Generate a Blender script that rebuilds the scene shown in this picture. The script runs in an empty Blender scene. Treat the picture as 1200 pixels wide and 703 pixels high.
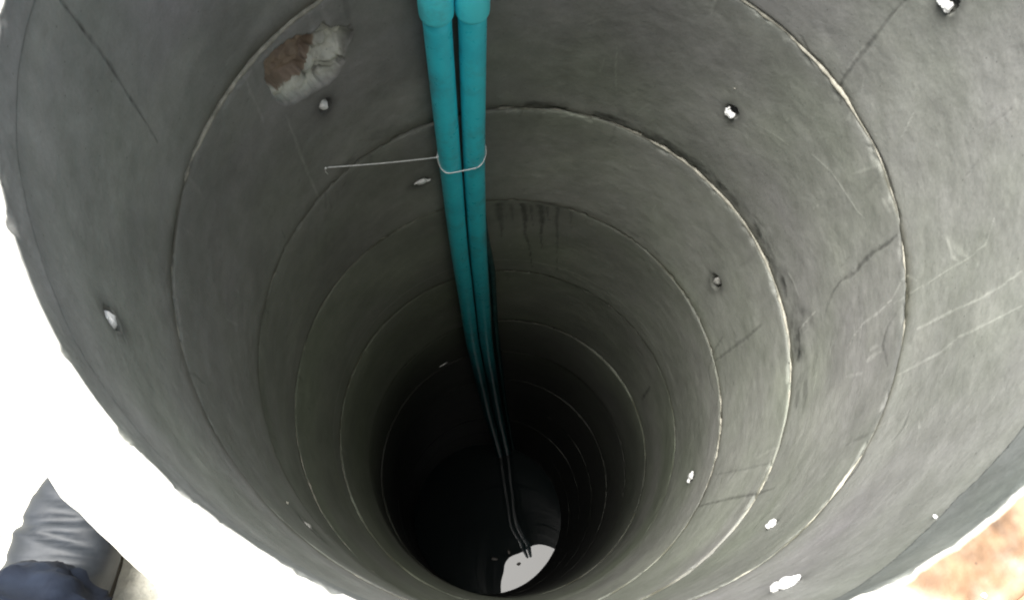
import bpy, bmesh, math, random
import numpy as np
from mathutils import Vector, Matrix
random.seed(7)
rng = np.random.default_rng(11)
SC = bpy.context.scene
COL = SC.collection
R = math.radians
PI = math.pi

# ------------------------------------------------------------------ camera
cam_d = bpy.data.cameras.new('camera')
cam_d.sensor_width = 36.0
cam_d.lens = 36.0 * 1024.885 / 1200.0
cam_d.clip_start = 0.01
cam_d.clip_end = 500
cam = bpy.data.objects.new('camera', cam_d)
COL.objects.link(cam)
TILT, ROLL = 0.3217, 0.1303
CAM = Vector((-0.0354, -0.4686, 0.6391))
fw = Vector((0, math.sin(TILT), -math.cos(TILT)))
rt0 = Vector((1, 0, 0)); up0 = rt0.cross(fw)
crt = math.cos(ROLL) * rt0 + math.sin(ROLL) * up0
cup = -math.sin(ROLL) * rt0 + math.cos(ROLL) * up0
M = Matrix.Identity(4)
for i in range(3):
    M[i][0], M[i][1], M[i][2], M[i][3] = crt[i], cup[i], -fw[i], CAM[i]
cam.matrix_world = M
SC.camera = cam

# ------------------------------------------------------------------ light
SUN_AZ, SUN_EL = 152.0, 71.5       # degrees; azimuth counter-clockwise from +x
w = bpy.data.worlds.new('World'); SC.world = w; w.use_nodes = True
nt = w.node_tree; nt.nodes.clear()
sky = nt.nodes.new('ShaderNodeTexSky'); sky.sky_type = 'NISHITA'; sky.sun_disc = False
sky.sun_elevation = R(SUN_EL); sky.sun_rotation = R(90 - SUN_AZ)
sky.air_density = 1.0; sky.dust_density = 4.0; sky.ozone_density = 1.0
bg = nt.nodes.new('ShaderNodeBackground'); bg.inputs[1].default_value = 0.085
wo = nt.nodes.new('ShaderNodeOutputWorld')
hz = nt.nodes.new('ShaderNodeHueSaturation'); hz.inputs['Saturation'].default_value = .25   # hazy white sky
nt.links.new(sky.outputs[0], hz.inputs['Color']); nt.links.new(hz.outputs[0], bg.inputs[0]); nt.links.new(bg.outputs[0], wo.inputs[0])
sd = bpy.data.lights.new('sun', 'SUN'); sd.energy = 4.6; sd.angle = R(42); sd.color = (1.0, 0.975, 0.93)
sun = bpy.data.objects.new('sun', sd); COL.objects.link(sun)
sdir = Vector((math.cos(R(SUN_AZ)) * math.cos(R(SUN_EL)), math.sin(R(SUN_AZ)) * math.cos(R(SUN_EL)), math.sin(R(SUN_EL))))
sun.rotation_euler = sdir.to_track_quat('Z', 'Y').to_euler()
SC.view_settings.view_transform = 'Standard'; SC.view_settings.look = 'None'
SC.view_settings.exposure = 1.66; SC.view_settings.gamma = 1.0
SC.cycles.filter_width = 2.0
SC.cycles.max_bounces = 10; SC.cycles.diffuse_bounces = 6; SC.cycles.glossy_bounces = 4

# ------------------------------------------------------------------ helpers
def tag(o, label=None, cat=None, group=None, kind=None):
    if label: o['label'] = label
    if cat: o['category'] = cat
    if group: o['group'] = group
    if kind: o['kind'] = kind
    return o

def link(o, parent=None):
    COL.objects.link(o)
    if parent is not None: o.parent = parent
    return o

def empty(name, loc=(0, 0, 0)):
    o = bpy.data.objects.new(name, None); o.location = loc; o.empty_display_size = .05
    return link(o)

def mesh_np(name, verts, quads, mat, parent=None, col=None, smooth=True, off=None):
    me = bpy.data.meshes.new(name)
    verts = np.asarray(verts, np.float32)
    if off is not None: verts = verts - np.asarray(off, np.float32)
    quads = np.asarray(quads, np.int32); k = quads.shape[1]
    me.vertices.add(len(verts)); me.vertices.foreach_set('co', verts.ravel())
    me.loops.add(quads.size); me.loops.foreach_set('vertex_index', quads.ravel())
    me.polygons.add(len(quads))
    me.polygons.foreach_set('loop_start', np.arange(0, quads.size, k, dtype=np.int32))
    me.polygons.foreach_set('loop_total', np.full(len(quads), k, np.int32))
    me.polygons.foreach_set('use_smooth', np.full(len(quads), smooth, bool))
    if col is not None:
        a = me.attributes.new('tone', 'FLOAT_COLOR', 'POINT')
        c = np.ones((len(verts), 4), np.float32); c[:, :3] = col
        a.data.foreach_set('color', c.ravel())
    me.update(calc_edges=True)
    if mat: me.materials.append(mat)
    o = bpy.data.objects.new(name, me)
    if off is not None and parent is None: o.location = off
    return link(o, parent)

def bm_obj(name, bm, mat, parent=None, smooth=True):
    me = bpy.data.meshes.new(name)
    bmesh.ops.recalc_face_normals(bm, faces=bm.faces)
    bm.to_mesh(me); bm.free()
    for p in me.polygons: p.use_smooth = smooth
    if mat: me.materials.append(mat)
    o = bpy.data.objects.new(name, me)
    return link(o, parent)

_lat = {}
def vnoise(x, y, z=None, seed=0):
    """value noise on float arrays, smooth interpolation"""
    if seed not in _lat: _lat[seed] = np.random.default_rng(seed + 99).random((64, 64, 64), dtype=np.float32)
    L = _lat[seed]
    if z is None: z = np.zeros_like(x)
    xi, yi, zi = np.floor(x).astype(int), np.floor(y).astype(int), np.floor(z).astype(int)
    fx, fy, fz = x - xi, y - yi, z - zi
    fx, fy, fz = [f * f * (3 - 2 * f) for f in (fx, fy, fz)]
    xi, yi, zi = xi % 64, yi % 64, zi % 64; x1, y1, z1 = (xi + 1) % 64, (yi + 1) % 64, (zi + 1) % 64
    def g(a, b, c): return L[a, b, c]
    c00 = g(xi, yi, zi) * (1 - fx) + g(x1, yi, zi) * fx
    c10 = g(xi, y1, zi) * (1 - fx) + g(x1, y1, zi) * fx
    c01 = g(xi, yi, z1) * (1 - fx) + g(x1, yi, z1) * fx
    c11 = g(xi, y1, z1) * (1 - fx) + g(x1, y1, z1) * fx
    return (c00 * (1 - fy) + c10 * fy) * (1 - fz) + (c01 * (1 - fy) + c11 * fy) * fz

def fbm(x, y, z, f, octv=4, seed=0, gain=.5):
    s, a, t = 0, 1.0, 0
    for k in range(octv):
        s = s + a * vnoise(x * f + 7.3 * k, y * f + 3.1 * k, z * f + 11.7 * k, seed); t += a; a *= gain; f *= 2.03
    return s / t * 2 - 1

def sstep(a, b, x):
    t = np.clip((x - a) / (b - a), 0, 1); return t * t * (3 - 2 * t)

# ------------------------------------------------------------------ materials
def new_mat(name):
    m = bpy.data.materials.new(name); m.use_nodes = True
    n = m.node_tree; b = n.nodes['Principled BSDF']
    return m, n, b

def noise_node(n, scale, detail=6, rough=.6, coord='Object'):
    tc = n.nodes.new('ShaderNodeTexCoord'); t = n.nodes.new('ShaderNodeTexNoise')
    t.inputs['Scale'].default_value = scale; t.inputs['Detail'].default_value = detail; t.inputs['Roughness'].default_value = rough
    n.links.new(tc.outputs[coord], t.inputs['Vector']); return t

def ramp_node(n, src, stops):
    r = n.nodes.new('ShaderNodeValToRGB'); e = r.color_ramp.elements
    while len(e) < len(stops): e.new(.5)
    for i, (p, c) in enumerate(stops):
        e[i].position = p; e[i].color = (*c, 1) if len(c) == 3 else c
    n.links.new(src, r.inputs[0]); return r

def bump(n, b, src, dist, strength=1.0, normal=None):
    u = n.nodes.new('ShaderNodeBump'); u.inputs['Distance'].default_value = dist; u.inputs['Strength'].default_value = strength
    n.links.new(src, u.inputs['Height'])
    if normal: n.links.new(normal, u.inputs['Normal'])
    n.links.new(u.outputs[0], b.inputs['Normal']); return u

def toned(name, rough=(.5, .72), grain=220, gamt=.11, bd=.0004, spec=.4, pores=.8):
    """mortar / concrete whose colour map is the 'tone' attribute, with grain on top"""
    m, n, b = new_mat(name)
    at = n.nodes.new('ShaderNodeAttribute'); at.attribute_name = 'tone'
    n1 = noise_node(n, grain, 5, .7); n2 = noise_node(n, 26, 5, .65)
    r1 = ramp_node(n, n1.outputs[0], [(.25, (1 - gamt,) * 3), (.75, (1 + gamt,) * 3)])
    r2 = ramp_node(n, n2.outputs[0], [(.3, (.90, .91, .89)), (.7, (1.08, 1.08, 1.09))])
    x1 = n.nodes.new('ShaderNodeMix'); x1.data_type = 'RGBA'; x1.blend_type = 'MULTIPLY'; x1.inputs[0].default_value = 1
    x2 = n.nodes.new('ShaderNodeMix'); x2.data_type = 'RGBA'; x2.blend_type = 'MULTIPLY'; x2.inputs[0].default_value = 1
    n.links.new(at.outputs['Color'], x1.inputs[6]); n.links.new(r1.outputs[0], x1.inputs[7])
    n.links.new(x1.outputs[2], x2.inputs[6]); n.links.new(r2.outputs[0], x2.inputs[7])
    # air pores and tiny specks
    tc = n.nodes.new('ShaderNodeTexCoord'); vo = n.nodes.new('ShaderNodeTexVoronoi'); vo.inputs['Scale'].default_value = 55; n.links.new(tc.outputs['Object'], vo.inputs['Vector'])
    pr = ramp_node(n, vo.outputs['Distance'], [(.035, (.45, .45, .45)), (.085, (1, 1, 1))])
    x3 = n.nodes.new('ShaderNodeMix'); x3.data_type = 'RGBA'; x3.blend_type = 'MULTIPLY'; x3.inputs[0].default_value = pores
    n.links.new(x2.outputs[2], x3.inputs[6]); n.links.new(pr.outputs[0], x3.inputs[7])
    n.links.new(x3.outputs[2], b.inputs['Base Color'])
    mr = n.nodes.new('ShaderNodeMapRange'); mr.inputs[3].default_value = rough[0]; mr.inputs[4].default_value = rough[1]
    n.links.new(n2.outputs[0], mr.inputs[0]); n.links.new(mr.outputs[0], b.inputs['Roughness'])
    b.inputs['Specular IOR Level'].default_value = spec
    bump(n, b, n1.outputs[0], bd, .8)
    return m

def noisy(name, c1, c2, scale=30, rough=.7, bd=.001, spec=.4, lo=.35, hi=.65):
    m, n, b = new_mat(name)
    t = noise_node(n, scale); r = ramp_node(n, t.outputs[0], [(lo, c1), (hi, c2)])
    n.links.new(r.outputs[0], b.inputs['Base Color']); b.inputs['Roughness'].default_value = rough
    b.inputs['Specular IOR Level'].default_value = spec
    if bd: bump(n, b, t.outputs[0], bd)
    return m

MAT_CONC = toned('cast_concrete')
MAT_MORTAR = noisy('pale_mortar', (.16, .155, .125), (.35, .335, .28), 45, .85, .002)
MAT_PLUG = noisy('white_mortar', (.55, .55, .53), (.88, .88, .86), 70, .8, .002)
MAT_SOIL = toned('sandy_soil', (.8, .95), 90, .25, .004, .2)

def pvc(name, c1, c2, rough=.28):
    m, n, b = new_mat(name)
    t = noise_node(n, 14, 6, .65)
    r = ramp_node(n, t.outputs[0], [(.3, c1), (.55, c2), (.8, tuple(x * .95 for x in c2))])
    td = noise_node(n, 9, 8, .72); rd = ramp_node(n, td.outputs[0], [(.50, (0, 0, 0)), (.72, (.55, .55, .55))])
    mx = n.nodes.new('ShaderNodeMix'); mx.data_type = 'RGBA'; n.links.new(rd.outputs[0], mx.inputs[0])
    n.links.new(r.outputs[0], mx.inputs[6]); mx.inputs[7].default_value = (.10, .24, .25, 1)
    # pipe's fade into the dark of the well, put into colour and specular
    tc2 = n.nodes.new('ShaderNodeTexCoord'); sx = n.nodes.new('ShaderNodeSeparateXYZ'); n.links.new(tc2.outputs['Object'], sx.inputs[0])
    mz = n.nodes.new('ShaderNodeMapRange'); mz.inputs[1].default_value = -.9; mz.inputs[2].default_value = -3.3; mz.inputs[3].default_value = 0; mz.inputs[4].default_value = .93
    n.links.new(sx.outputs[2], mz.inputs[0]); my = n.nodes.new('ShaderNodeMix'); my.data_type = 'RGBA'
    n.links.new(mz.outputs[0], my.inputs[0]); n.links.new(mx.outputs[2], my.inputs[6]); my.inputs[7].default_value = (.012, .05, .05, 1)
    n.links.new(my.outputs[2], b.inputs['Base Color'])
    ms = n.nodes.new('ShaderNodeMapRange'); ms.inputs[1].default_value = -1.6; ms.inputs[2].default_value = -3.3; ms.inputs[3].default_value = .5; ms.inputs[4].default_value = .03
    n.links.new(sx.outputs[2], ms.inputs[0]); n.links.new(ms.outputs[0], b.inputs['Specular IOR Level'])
    t2 = noise_node(n, 60, 4); mr = n.nodes.new('ShaderNodeMapRange'); mr.inputs[3].default_value = rough - .12; mr.inputs[4].default_value = rough + .2
    n.links.new(t2.outputs[0], mr.inputs[0]); n.links.new(mr.outputs[0], b.inputs['Roughness'])
    bump(n, b, t2.outputs[0], .0003)
    return m
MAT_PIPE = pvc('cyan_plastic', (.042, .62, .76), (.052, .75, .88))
MAT_SOCKET = pvc('lit_cyan_plastic', (.08, .80, .93), (.10, .88, .97), .35)  # brighter copy of the pipe plastic: light from the mouth put into the colour

# ------------------------------------------------------------------ the well
JZ = [0.0, -.4703, -.9516, -1.387, -1.965, -2.547, -3.0, -3.5, -4.0, -4.5, -5.0, -5.45, -5.95]
JO = [(0, 0), (-.0023, -.002), (.0036, -.0158), (-.0106, -.0247), (.0054, -.0023), (.0234, .0139), (.022, .012),
      (.016, .008), (.010, .004), (.004, .002), (-.004, .004), (-.010, .006), (-.010, .006)]
# measured joint offsets also carry the 'reb' entry; order: rim, J1, J2, ...
RI = .5; RO = .553
def centre(z):
    return np.interp(-z, [-a for a in JZ], [o[0] for o in JO]), np.interp(-z, [-a for a in JZ], [o[1] for o in JO])
def poly_sd(U, Z, poly):
    """signed distance (negative inside) of points to polygon in the unrolled wall"""
    P = np.array(poly); n = len(P); d = np.full(U.shape, 1e9); ins = np.zeros(U.shape, bool)
    for i in range(n):
        a, b = P[i], P[(i + 1) % n]; ab = b - a
        t = np.clip(((U - a[0]) * ab[0] + (Z - a[1]) * ab[1]) / (ab @ ab), 0, 1)
        d = np.minimum(d, np.hypot(U - a[0] - t * ab[0], Z - a[1] - t * ab[1]))
        c = ((a[1] > Z) != (b[1] > Z)) & (U < (b[0] - a[0]) * (Z - a[1]) / (b[1] - a[1] + 1e-12) + a[0])
        ins ^= c
    return np.where(ins, -d, d)

def stroke_mask(TH, Z, pts, width, drip=False):
    """soft mask of a polyline given in (degrees, z) on the wall"""
    pts = np.array(pts, float); u = np.radians(pts[:, 0])
    z0, z1 = pts[:, 1].min() - width * 4, pts[:, 1].max() + width * 4
    m = np.zeros(TH.shape, np.float32)
    um = u.mean()
    dU = (TH - um + PI) % (2 * PI) - PI
    uu = ((u - um + PI) % (2 * PI) - PI) * RI
    sel = (Z > z0) & (Z < z1) & (dU * RI > uu.min() - width * 4) & (dU * RI < uu.max() + width * 4)
    if not sel.any(): return m
    U = dU[sel] * RI; z = Z[sel]; d = np.full(U.shape, 1e9)
    L = 0; tot = sum(math.hypot(uu[i + 1] - uu[i], pts[i + 1, 1] - pts[i, 1]) for i in range(len(uu) - 1)); T = np.zeros(U.shape)
    for i in range(len(uu) - 1):
        ax, az, bx, bz = uu[i], pts[i, 1], uu[i + 1], pts[i + 1, 1]; l2 = (bx - ax) ** 2 + (bz - az) ** 2 + 1e-12
        t = np.clip(((U - ax) * (bx - ax) + (z - az) * (bz - az)) / l2, 0, 1)
        dd = np.hypot(U - ax - t * (bx - ax), z - az - t * (bz - az)); near = dd < d
        d = np.where(near, dd, d); T = np.where(near, (L + t * math.sqrt(l2)) / tot, T); L += math.sqrt(l2)
    wv = width * (.55 + .9 * vnoise(U * 60, z * 60, seed=5)) * ((1.15 - T) if drip else (.35 + .65 * np.sin(np.clip(T, .03, .97) * PI) ** .5))
    v = 1 - sstep(.25 * 1.0, 1.0, d / wv)
    v = v * (.45 + .75 * vnoise(U * 130, z * 130, seed=6))
    m[sel] = np.clip(v, 0, 1); return m

HOLE = [(152.54, -0.5155), (150.45, -0.5016), (147.28, -0.5087), (144.73, -0.5193), (142.41, -0.5376), (140.88, -0.5642), (142.93, -0.5884), (145.24, -0.6103), (147.8, -0.6067), (150.52, -0.585), (152.49, -0.5558)]
SPALL = [(153.7, -0.5211), (152.24, -0.4963), (150.1, -0.4921), (147.43, -0.4943), (144.47, -0.5107), (142.03, -0.5232), (139.6, -0.5193), (137.45, -0.5424), (134.41, -0.5603), (135.39, -0.592), (136.76, -0.6122), (137.88, -0.6375), (139.7, -0.6548), (141.8, -0.6536), (144.51, -0.6481), (147.07, -0.6427), (149.7, -0.6297), (151.62, -0.6158), (152.98, -0.5872), (153.84, -0.5478)]
STROKES = [
 ('dark',0.0035,0.8,[(178.78, -0.0796), (178.4, -0.1455), (178.17, -0.1995), (178.45, -0.2508), (178.58, -0.3061), (178.93, -0.3533)]),
 ('dark',0.004,0.6,[(35.78, -0.2624), (36.2, -0.2978), (36.09, -0.3368), (36.32, -0.3825), (36.36, -0.4164), (36.32, -0.4534), (34.37, -0.4872)]),
 ('pale',0.005,0.5,[(36.56, -0.3712), (36.7, -0.4034), (36.67, -0.4244)]),
 ('pale',0.004,0.5,[(152.49, -0.6399), (152.47, -0.6962), (152.63, -0.7702), (152.61, -0.8368), (152.33, -0.9395)]),
 ('dark',0.005,0.75,[(9.13, -0.4832), (9.14, -0.5155), (9.84, -0.5647), (9.87, -0.6012), (9.38, -0.6351), (10.21, -0.683), (9.54, -0.7214)]),
 ('dark',0.006,0.35,[(9.54, -0.7214), (8.13, -0.7522), (6.6, -0.7678)]),
 ('pale',0.0025,0.8,[(9.05, -0.8004), (8.73, -0.8517), (7.78, -0.922)]),
 ('dark',0.006,0.6,[(15.77, -1.0645), (15.65, -1.1417), (16.09, -1.2147), (16.53, -1.3224), (16.86, -1.3876)]),
 ('dark',0.004,0.5,[(20.66, -1.2866), (19.77, -1.347), (15.78, -1.46)]),
 ('dark',0.005,0.7,[(332.49, -0.8503), (333.11, -0.9543), (334.67, -1.1146), (335.54, -1.2573), (336.07, -1.3684)]),
 ('dark',0.004,0.4,[(340.47, -0.9412), (342.26, -1.1178), (344.69, -1.3368)]),
 ('dark',0.008,0.9,[(27.3, -2.1925), (27.3, -2.2866), (27.05, -2.3914)]),
 ('drip',0.014,0.65,[(100.06, -1.4192), (100.07, -1.4831), (99.41, -1.5859), (99.69, -1.659)]),
 ('drip',0.007,0.45,[(96.77, -1.4195), (96.18, -1.483), (96.09, -1.5504)]),
 ('drip',0.009,0.8,[(93.25, -1.4158), (92.24, -1.4888), (92.26, -1.6041), (90.39, -1.7128), (88.72, -1.9046)]),
 ('drip',0.005,0.55,[(90.72, -1.4159), (90.52, -1.4739), (89.58, -1.5616)]),
 ('drip',0.01,0.75,[(87.94, -1.4131), (86.98, -1.4901), (86.96, -1.6123), (85.88, -1.7359)]),
 ('drip',0.006,0.6,[(85.92, -1.4108), (85.61, -1.4681), (85.04, -1.4988)]),
 ('drip',0.006,0.6,[(82.92, -1.4025), (82.51, -1.509), (81.34, -1.6399), (79.87, -1.8859)]),
 ('drip',0.005,0.4,[(78.85, -1.3952), (78.22, -1.4829), (77.52, -1.5354)]),
 ('pale',0.002,0.6,[(46.46, -0.6924), (43.43, -0.6786), (37.96, -0.6589)]),
 ('pale',0.0022,0.7,[(33.47, -0.6209), (27.57, -0.5969), (23.07, -0.5873), (18.39, -0.5736), (16.17, -0.5593)]),
 ('pale',0.002,0.5,[(358.6, -0.5103), (357.67, -0.4425), (357.42, -0.3859), (357.41, -0.3544), (357.19, -0.3055), (357.56, -0.2728), (0.32, -0.2541)]),
 ('pale',0.003,0.75,[(350.8, -0.426), (350.67, -0.3881), (350.47, -0.3404), (349.86, -0.2795), (349.97, -0.2295), (350.35, -0.2007)]),
 ('pale',0.0025,0.6,[(344.38, -0.4573), (344.44, -0.4), (344.5, -0.3478), (345.5, -0.3129), (345.34, -0.2506), (345.32, -0.1897)]),
 ('pale',0.003,0.7,[(356.65, -0.6754), (357.99, -0.657), (359.09, -0.6193), (358.96, -0.5597), (359.5, -0.5183), (1.48, -0.4833), (0.89, -0.4588)]),
 ('pale',0.006,0.6,[(351.45, -0.5919), (351.57, -0.566), (351.44, -0.5432)]),
 ('pale',0.005,0.5,[(353.14, -0.5815), (352.95, -0.5525)]),
 ('pale',0.004,0.4,[(351.06, -0.6689), (349.53, -0.6004)]),
 ('pale',0.007,0.35,[(2.46, -0.3577), (0.03, -0.3396), (357.62, -0.315)]),
 ('pale',0.004,0.5,[(2.11, -0.356), (359.11, -0.3481), (357.84, -0.3343)]),
 ('dark',0.012,0.6,[(41.54, -0.9127), (34.09, -0.9092), (26.91, -0.8989), (20.29, -0.8902), (13.08, -0.8824), (5.21, -0.8736), (357.74, -0.8706), (350.02, -0.8557)]),
 ('pale',0.003,0.6,[(21.32, -0.8814), (18.04, -0.8701), (14.7, -0.8645)]),
 ('pale',0.004,0.4,[(36.16, -0.9046), (32.31, -0.8976), (27.23, -0.9055)]),
 ('dark',0.011,0.7,[(105.35, -0.9439), (96.24, -0.9425), (88.15, -0.9396), (78.8, -0.9411), (70.06, -0.9459), (60.78, -0.9481), (54.58, -0.9477), (48.41, -0.9345), (41.54, -0.9246)]),
 ('dark',0.012,0.6,[(144.16, -0.9296), (139.25, -0.9141), (133.86, -0.9051), (127.97, -0.9234), (120.94, -0.943)]),
 ('dark',0.009,0.5,[(13.38, -0.89), (9.61, -0.8401), (4.07, -0.8121), (356.6, -0.831)]),
 ('dark',0.01,0.55,[(322.73, -0.6767), (325.31, -0.6792), (327.75, -0.677)]),
 ('dark',0.006,0.5,[(321.12, -0.782), (323.73, -0.7844), (325.66, -0.773)]),
 ('dark',0.005,0.6,[(322.45, -0.4668), (325.41, -0.4645), (327.69, -0.4568), (330.86, -0.4592)]),
 ('dark',0.004,0.5,[(24.92, -0.4641), (19.89, -0.461), (15.3, -0.462)]),
 ('pale',0.007,0.5,[(16.4, -0.4966), (13.66, -0.489)]),
 ('pale',0.012,0.3,[(31.75, -0.4409), (28.0, -0.4363), (24.27, -0.4418)]),
 ('pale',0.01,0.35,[(43.88, -0.4193), (41.41, -0.4246), (38.9, -0.4287)]),
 ('dark',0.006,0.4,[(347.87, -0.51), (352.65, -0.5435), (355.14, -0.529), (356.45, -0.5039)]),
 ('dark',0.004,0.5,[(15.78, -1.46), (11.99, -1.4595), (8.83, -1.4333)]),
 ('dark',0.009,0.5,[(109.47, -1.5287), (98.18, -1.3891), (85.73, -1.3792), (72.99, -1.3631), (60.65, -1.3523), (46.29, -1.349)]),
 ('pale',0.002,0.5,[(79.54, -0.7068), (78.74, -0.771), (77.33, -0.8373)]),
 ('pale',0.0018,0.4,[(81.53, -0.7412), (81.88, -0.7897)]),
 ('pale',0.01,0.5,[(103.84, -0.9039), (100.42, -0.9133)]),
 ('pale',0.0025,0.4,[(212.92, -0.2004), (219.77, -0.1785), (221.98, -0.2104)]),
 ('dark',0.006,0.5,[(212.15, -0.221), (213.9, -0.2195)]),
 ('dark',0.004,0.5,[(47.09, -0.4512), (44.19, -0.4648), (38.85, -0.461)]),
 ('pale',0.0035,0.35,[(24.13, -0.5459), (21.03, -0.4668)]),
 ('dark',0.004,0.4,[(336.3, -0.38), (333.39, -0.3756), (331.5, -0.3862)]),
 ('pale',0.002,0.4,[(316.86, -0.2822), (321.31, -0.2778), (322.58, -0.269)]),
 ('pale',0.004,0.7,[(13.59, -1.8384), (5.25, -1.8492), (357.09, -1.8688), (349.48, -1.9393)]),
]
for _k, (_a, _z, _w) in enumerate(((12, -.915, .016), (25, -.922, .013), (40, -.925, .012), (55, -.928, .011), (70, -.930, .010), (88, -.932, .010), (2, -.905, .014))):
    STROKES.append(('dark', _w, .9, [(_a - 9, _z - .002), (_a - 3, _z + .004), (_a + 3, _z - .003), (_a + 9, _z + .001)]))
# small random scratches, rubs and lime runs, of the kind every cast ring carries
_r = random.Random(5)
for _ in range(110):
    a = _r.choice([_r.uniform(-45, 75), _r.uniform(-45, 75), _r.uniform(75, 250)]); z = -_r.uniform(.05, 1.9); L = _r.uniform(.012, .07); d = R(_r.choice([_r.gauss(25, 18), _r.gauss(-50, 25), _r.gauss(85, 8)]))
    p = [(a + math.degrees(L * math.cos(d) * t / RI), z + L * math.sin(d) * t + .004 * _r.random() * math.sin(3 * t)) for t in (0, .33, .66, 1)]
    STROKES.append((_r.choice(['pale', 'pale', 'dark']), _r.uniform(.0012, .0026), _r.uniform(.18, .5), p))
for _ in range(46):
    j = _r.choice([1, 1, 2, 2, 3, 4]); a = _r.uniform(-50, 250); L = _r.uniform(.02, .13)
    p = [(a + _r.gauss(0, .25), JZ[j] - .003 - L * t) for t in (0, .33, .66, 1)]
    STROKES.append((_r.choice(['pale', 'dark', 'dark']), _r.uniform(.003, .008), _r.uniform(.12, .38), p))
for _ in range(60):
    a = _r.uniform(-50, 250); z = -_r.uniform(.03, 1.9)
    STROKES.append((_r.choice(['pale', 'dark']), _r.uniform(.003, .007), _r.uniform(.2, .5), [(a, z), (a + _r.uniform(-1, 1), z + _r.uniform(-.008, .008))]))
# (degrees, z, half width, half height, kind): recessed lifting holes with mortar left in them
PLUGS = [(211.5, -.2037, .013, .020, 0), (301.5, -.2249, .0115, .012, 1), (30.6, -.2060, .014, .016, 2), (122.0, -.215, .014, .016, 2),
         (143.7, -.7047, .013, .017, 0), (52.2, -.713, .013, .016, 2), (320.6, -.6674, .0065, .011, 1), (232.8, -.7607, .020, .020, 3),
         (123.2, -1.1892, .016, .014, 1), (32.9, -1.1991, .015, .026, 3),
         (347.2, -1.6328, .012, .030, 1)]
REB = ([0, 200, 208, 215, 222, 236, 242, 248, 252, 275, 298, 309, 316, 323, 340, 360],
       [.06, .040, .045, .048, .051, .066, .063, .055, .054, .04, .034, .079, .095, .086, .07, .06])

def theta_cols(fine, coarse, ranges):
    """column angles (radians): fine spacing inside the given degree ranges, coarse elsewhere"""
    out = []; a = 0.0
    while a < 360:
        out.append(a)
        f = any(lo <= a % 360 <= hi for lo, hi in ranges)
        a += math.degrees((fine if f else coarse) / RI)
    return np.radians(np.array(out))

def joint_line(th, j):
    """height wobble of joint j along the angle"""
    return .0035 * fbm(np.cos(th) * 3 + j * 5.1, np.sin(th) * 3, th * 0 + j, 1.0, 3, 21) + .0016 * fbm(np.cos(th) * 14 + j, np.sin(th) * 14, th * 0, 1.0, 3, 22)

def ring_tone(TH, Z, i, RR_):
    X, Y = RR_ * np.cos(TH), RR_ * np.sin(TH); zt, zb = JZ[i], JZ[i + 1]
    big = fbm(X + i * 3, Y, Z * 1.1 - .3 * X, 4.5, 4, 31); mid = fbm(X + i, Y + 5, Z, 17, 4, 32); fin = fbm(X, Y, Z, 70, 3, 33)
    streak = fbm(X * 1.2, Y * 1.2, Z * .12 + i, 22, 3, 34)
    v = .215 * (1.0, .89, .94, .93, .92, .82, .8, .8, .8, .8, .8, .8)[i] * (1 + .30 * big + .13 * mid + .09 * fin + .04 * streak)  # per-ring tones, lower rings darker to carry the falloff of light
    tint = fbm(X + 9, Y - 4, Z * 1.2 + i, 3.2, 4, 35)[..., None]
    C = v[..., None] * (np.array([.965, 1.0, .92]) * (.5 - .5 * tint * 2.2) + np.array([1.01, .975, 1.02]) * (.5 + .5 * tint * 2.2))
    # sandy wash left by the formwork, in soft patches
    wash = sstep(.15, .7, fbm(X, Y + 2, Z * 1.5, 8, 4, 36))[..., None]
    C = C * (1 + .16 * wash * np.array([1.0, .99, .90]))
    # dark stain over lower joints; thin dirt under upper ones, painted to dim lit ledges
    db = Z - zb
    band = np.exp(-(db / (.008 + .022 * vnoise(X * 7, Y * 7, Z * 0 + i, seed=12))) ** 2) * (.25 + .6 * vnoise(X * 9, Y * 9, Z * 12 + i, seed=8))
    dt = zt - Z
    band2 = np.exp(-(dt / (.0035 if i < 4 else .005)) ** 2) * (.9 if i < 3 else 1.3) * (i > 0) * vnoise(X * 14, Y * 14, Z * 0 + i, seed=10)
    edge = np.exp(-((dt - .008) / .010) ** 2) * (i > 0) * .28 * vnoise(X * 12, Y * 12, Z * 0 + i, seed=9)
    C = C * (1 - np.clip(band + band2 - edge, -.3, .8)[..., None] * np.array([.92, .95, 1.05]))
    # light fading down the shaft put into the colour, over a damp greenish film
    depth_fade = np.interp(-Z, [0, 1.2, 1.6, 2.0, 2.5, 2.75, 3.1, 3.6, 4.2, 6], [1.0, 1., .94, .88, .74, .45, .22, .11, .06, .05])
    C = C * depth_fade[..., None] * (np.array([1, 1.0, .945]) * (1 - .06 * min(i, 4) / 4 * np.array([1, 0, 2.2])))
    return C

CR = {'drip': np.array([.04, .04, .03]), 'dark': np.array([.045, .045, .035]), 'pale': np.array([.62, .62, .57])}

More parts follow.
